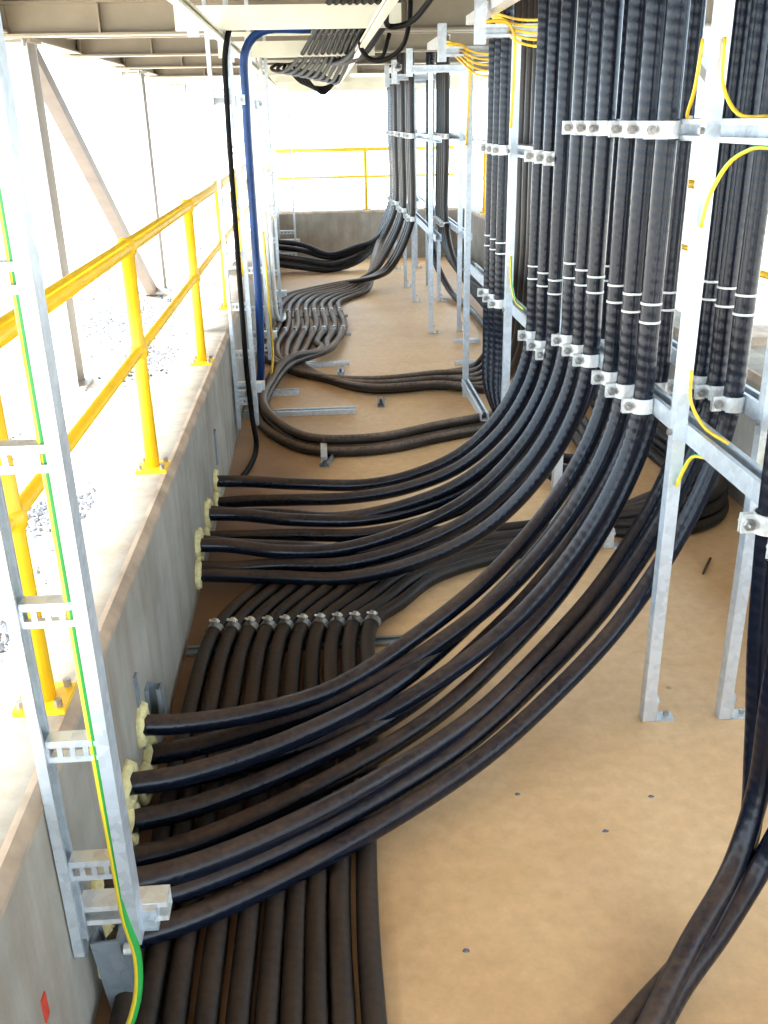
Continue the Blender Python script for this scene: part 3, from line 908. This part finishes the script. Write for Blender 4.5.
# earth wires at the frame joints
def ewire(pts, label, r=0.006, mat='earth', grp=None):
    cable('earth_wire', pts, r, M[mat], label, 'wire', grp, 8, 0.02)
G = 'earth wires bonding the frame joints'
xa = XA_POST
ewire([(xa - .0, 2.215, 1.80), (xa + .005, 2.205, 1.70), (xa + .03, 2.17, 1.645), (xa + .06, 2.08, 1.638)], 'earth wire above upper rail on near side of the tall post', .0045, 'earth_yellow', G)
ewire([(xa - .035, 2.25, 1.80), (xa - .035, 2.27, 1.70), (xa - .02, 2.34, 1.645), (xa + .02, 2.42, 1.638)], 'earth wire above upper rail on far side of the tall post', .0045, 'earth_yellow', G)
ewire([(xa + .03, 1.98, 1.58), (xa + .03, 2.08, 1.575), (xa + .02, 2.17, 1.54), (xa + .0, 2.205, 1.47), (xa - .01, 2.21, 1.40)], 'earth wire curling under the upper rail of the tall post', .005, 'earth', G)
ewire([(xa + .005, 2.205, 1.06), (xa + .01, 2.20, .98), (xa + .03, 2.15, .93), (xa + .05, 2.05, .92)], 'earth wire above lower rail beside the tall post', .0045, 'earth_yellow', G)
ewire([(xa + .03, 2.10, .865), (xa + .02, 2.18, .84), (xa + .01, 2.205, .79), (xa, 2.21, .75)], 'green earth wire under the lower rail of the tall post', .005, 'earth', G)
ewire([(XB_POST, 2.20, 1.05), (XB_POST + .01, 2.195, .98), (XB_POST + .03, 2.15, .945)], 'earth wire above the lower rail on rear post', .007, 'earth', G)
ewire([(XB_POST + .03, 2.12, .87), (XB_POST + .01, 2.19, .84), (XB_POST, 2.20, .77)], 'earth wire under the lower rail on rear post', .007, 'earth_yellow', G)
ewire([(xa - .02, 4.39, 1.05), (xa - .015, 4.385, .93), (xa + .0, 4.35, .85), (xa + .02, 4.25, .83)], 'earth wire on the middle post above its lower rail', .006, 'earth', G)
ewire([(.86, 4.39, 1.6), (.865, 4.385, 1.80), (.86, 4.385, 1.97), (.83, 4.385, 2.015), (.74, 4.39, 2.02)], 'yellow earth wire bent over the head of the middle post', .007, 'earth_yellow', G)
ewire([(.86, 5.69, 1.5), (.865, 5.69, 1.97), (.83, 5.69, 2.015), (.74, 5.69, 2.02)], 'yellow earth wire bent over the farther post head', .007, 'earth_yellow', G)
nums = ('one', 'two', 'three', 'four', 'five', 'six', 'seven', 'eight')
for k in range(5):
    ewire([(.80 + .004 * k, 4.62 + .03 * k, 2.08), (.835, 4.5, 2.05 - .014 * k), (.885, 4.34, 2.02 - .022 * k), (.95, 4.22, 2.01 - .024 * k), (1.05, 4.12, 2.02 - .018 * k), (1.2, 4.0, 2.06)],
          'yellow earth wire drooping from the nearer overhead strut, %s one counted downwards' % ORD[k], .0055, 'earth_yellow', 'drooping yellow wires at nearer strut')
for k in range(5):
    ewire([(.765, 5.95 + .04 * k, 2.06), (.82, 5.75, 2.02 - .018 * k), (.90, 5.6, 1.97 - .026 * k), (1.0, 5.5, 1.96 - .026 * k), (1.1, 5.4, 1.98 - .015 * k), (1.2, 5.35, 2.05)],
          'yellow earth wire drooping from the farther overhead strut, %s one counted downwards' % ORD[k], .006, 'earth_yellow', 'drooping yellow wires at farther strut')

# ------------------------------------------------------------------ overhead cable tray with drooping cables
t = thing('overhead_tray', 'pale overhead cable tray with wide cross rungs under ceiling', 'cable tray', (0, 0, 0))
for x in (-.43, .275):
    mm = MB(); mm.channel((x, 1.0, 2.022), (x, 11.9, 2.022), (0.2 if x < 0 else -.2, 0, 0), 0.035, 0.03); mm.build('side_rail', M['tray'], t)
for y, h in ((3.1, .10), (4.86, .10), (6.94, .095), (9.77, .09), (11.6, .09)):
    mm = MB(); mm.channel((-.62, y, 2.09), (.42, y, 2.09), (0, 1, 0), h, 0.03, .004, .015); r_ = mm.build('rung', M['tray'], t)
for y in (5.5, 6.2, 7.6, 8.3, 9.0):
    mm = MB(); mm.channel((-.47, y, 2.125), (.31, y, 2.125), (0, 0, 1), .03, .02, .003, .008); mm.build('light_rung', M['tray'], t)
for x, y in ((-.55, 4.9), (-.55, 6.98)):
    mm = MB(); mm.box((x, y + .03, 2.06), (.05, .03, .08)); mm.cyl((x, y - .02, 2.06), (x, y + .05, 2.06), .012, 6, False); mm.build('clip', M['galv'], t)
for k in range(9):                              # cables lying in the tray and sagging between rungs
    x = -.02 + .032 * k
    P = [(x + .15, 4.0, 2.15), (x + .10, 5.0, 2.145), (x + .05, 6.0, 2.13), (x - .02 * (8 - k) * .5, 7.2 + .1 * k, 2.04 - .007 * k), (x - .05 - .02 * (8 - k), 8.0 + .15 * k, 2.00 - .006 * k), (x - .18 - .02 * (8 - k), 9.0 + .1 * k, 2.07), (x - .3, 9.7 + .1 * k, 2.14), (x - .34, 11.0, 2.15)]
    cable('tray_cable', P, .014, M['cable_thin'], 'thin black cable sagging through the overhead tray, %s one counted from left' % ORD[k], 'cable', 'black cables sagging in the overhead tray', 8)
for k in range(5):
    P = [(-.25 + .03 * k, 9.9, 2.12), (-.10 + .03 * k, 10.2, 1.985 - .012 * k), (.10, 10.3, 1.95 - .014 * k), (.22, 10.2, 2.0), (.27 + .01 * k, 10.0, 2.12)]
    cable('tray_cable', P, .014, M['cable_thin'], 'black cable in the far sagging loop under tray, %s one counted downwards' % ORD[k], 'cable', 'far sagging loop of black cables', 8)
for i, P in enumerate(([(.36, 4.1, 2.13), (.33, 4.5, 2.08), (.36, 4.75, 2.035), (.43, 4.7, 2.04), (.50, 4.4, 2.10), (.52, 4.0, 2.16)],
                       [(.32, 5.6, 2.12), (.26, 5.6, 2.03), (.30, 5.6, 1.955), (.38, 5.55, 1.94), (.47, 5.45, 1.99), (.50, 5.3, 2.10), (.50, 5.2, 2.25)],
                       [(.33, 6.7, 2.08), (.36, 6.6, 2.0), (.44, 6.5, 2.01), (.48, 6.4, 2.13)],
                       [(.40, 4.3, 2.3), (.36, 5.0, 2.2), (.31, 5.8, 2.10), (.24, 6.6, 2.02), (.16, 7.3, 2.02), (.1, 8, 2.08)],
                       [(.44, 4.3, 2.3), (.40, 5.0, 2.2), (.35, 5.8, 2.10), (.28, 6.6, 2.02), (.20, 7.3, 2.02), (.12, 8, 2.08)],
                       [(.48, 4.3, 2.3), (.44, 5.0, 2.21), (.39, 5.8, 2.11), (.32, 6.6, 2.03), (.24, 7.3, 2.03), (.14, 8, 2.08)])):
    cable('hanging_cable', P, .013 if i < 3 else .022, M['cable_thin'], ('black cable loop hanging nearest the camera from the tray', 'large black cable loop hanging beside the tray rungs', 'small black cable loop behind the second rung',
          'thick black cable dropping into the tray, left of three', 'thick black cable dropping into the tray, middle of three', 'thick black cable dropping into the tray, right of three')[i], 'cable', None, 8)

# ------------------------------------------------------------------ small things on the floor
for i, (x, y) in enumerate(((0.455, 1.945), (0.80, 1.905), (0.645, 1.79), (0.245, 1.46))):
    mm = MB()
    n = 7
    vs_ = [(0.008 * (1 + .3 * math.sin(3 * q + i)) * math.cos(2 * PI * q / n), 0.006 * math.sin(2 * PI * q / n), 0) for q in range(n)] + [(0, 0, .005)]
    mm.add(vs_, [(q, (q + 1) % n, n) for q in range(n)] + [tuple(range(n - 1, -1, -1))])
    o = mm.build('pebble', M['stone'], None, (x, y, 0.0005))
    tag(o, 'tiny dark pebble on the tan floor, %s' % ('beside the near cable sweep', 'nearest the right cables', 'in the middle of open floor', 'close to the bottom edge')[i], 'pebble', 'tiny pebbles on the floor')
mm = MB(); mm.cyl((1.42, 3.13, .006), (1.50, 3.26, .006), .005, 6)
tag(mm.build('loose_bolt', M['bolt_rust']), 'dark loose rod lying on floor before the stacked cables', 'bolt')

# steps outside the right wall, seen between the cables
t = thing('outside_steps', 'pale beige steps beyond the right wall, seen between the cables', 'steps', (2.45, 4.9, -0.11))
for k in range(4):
    box_part('tread', (0.0, -0.45 + 0.30 * k, 0.08 + 0.15 * k), (0.60, 0.34, 0.05), M['capstone'], t)
    box_part('riser', (0.0, -0.45 + 0.30 * k + 0.12, 0.028 + 0.075 * k), (0.58, 0.05, 0.055 + 0.15 * k), M['concrete'], t)
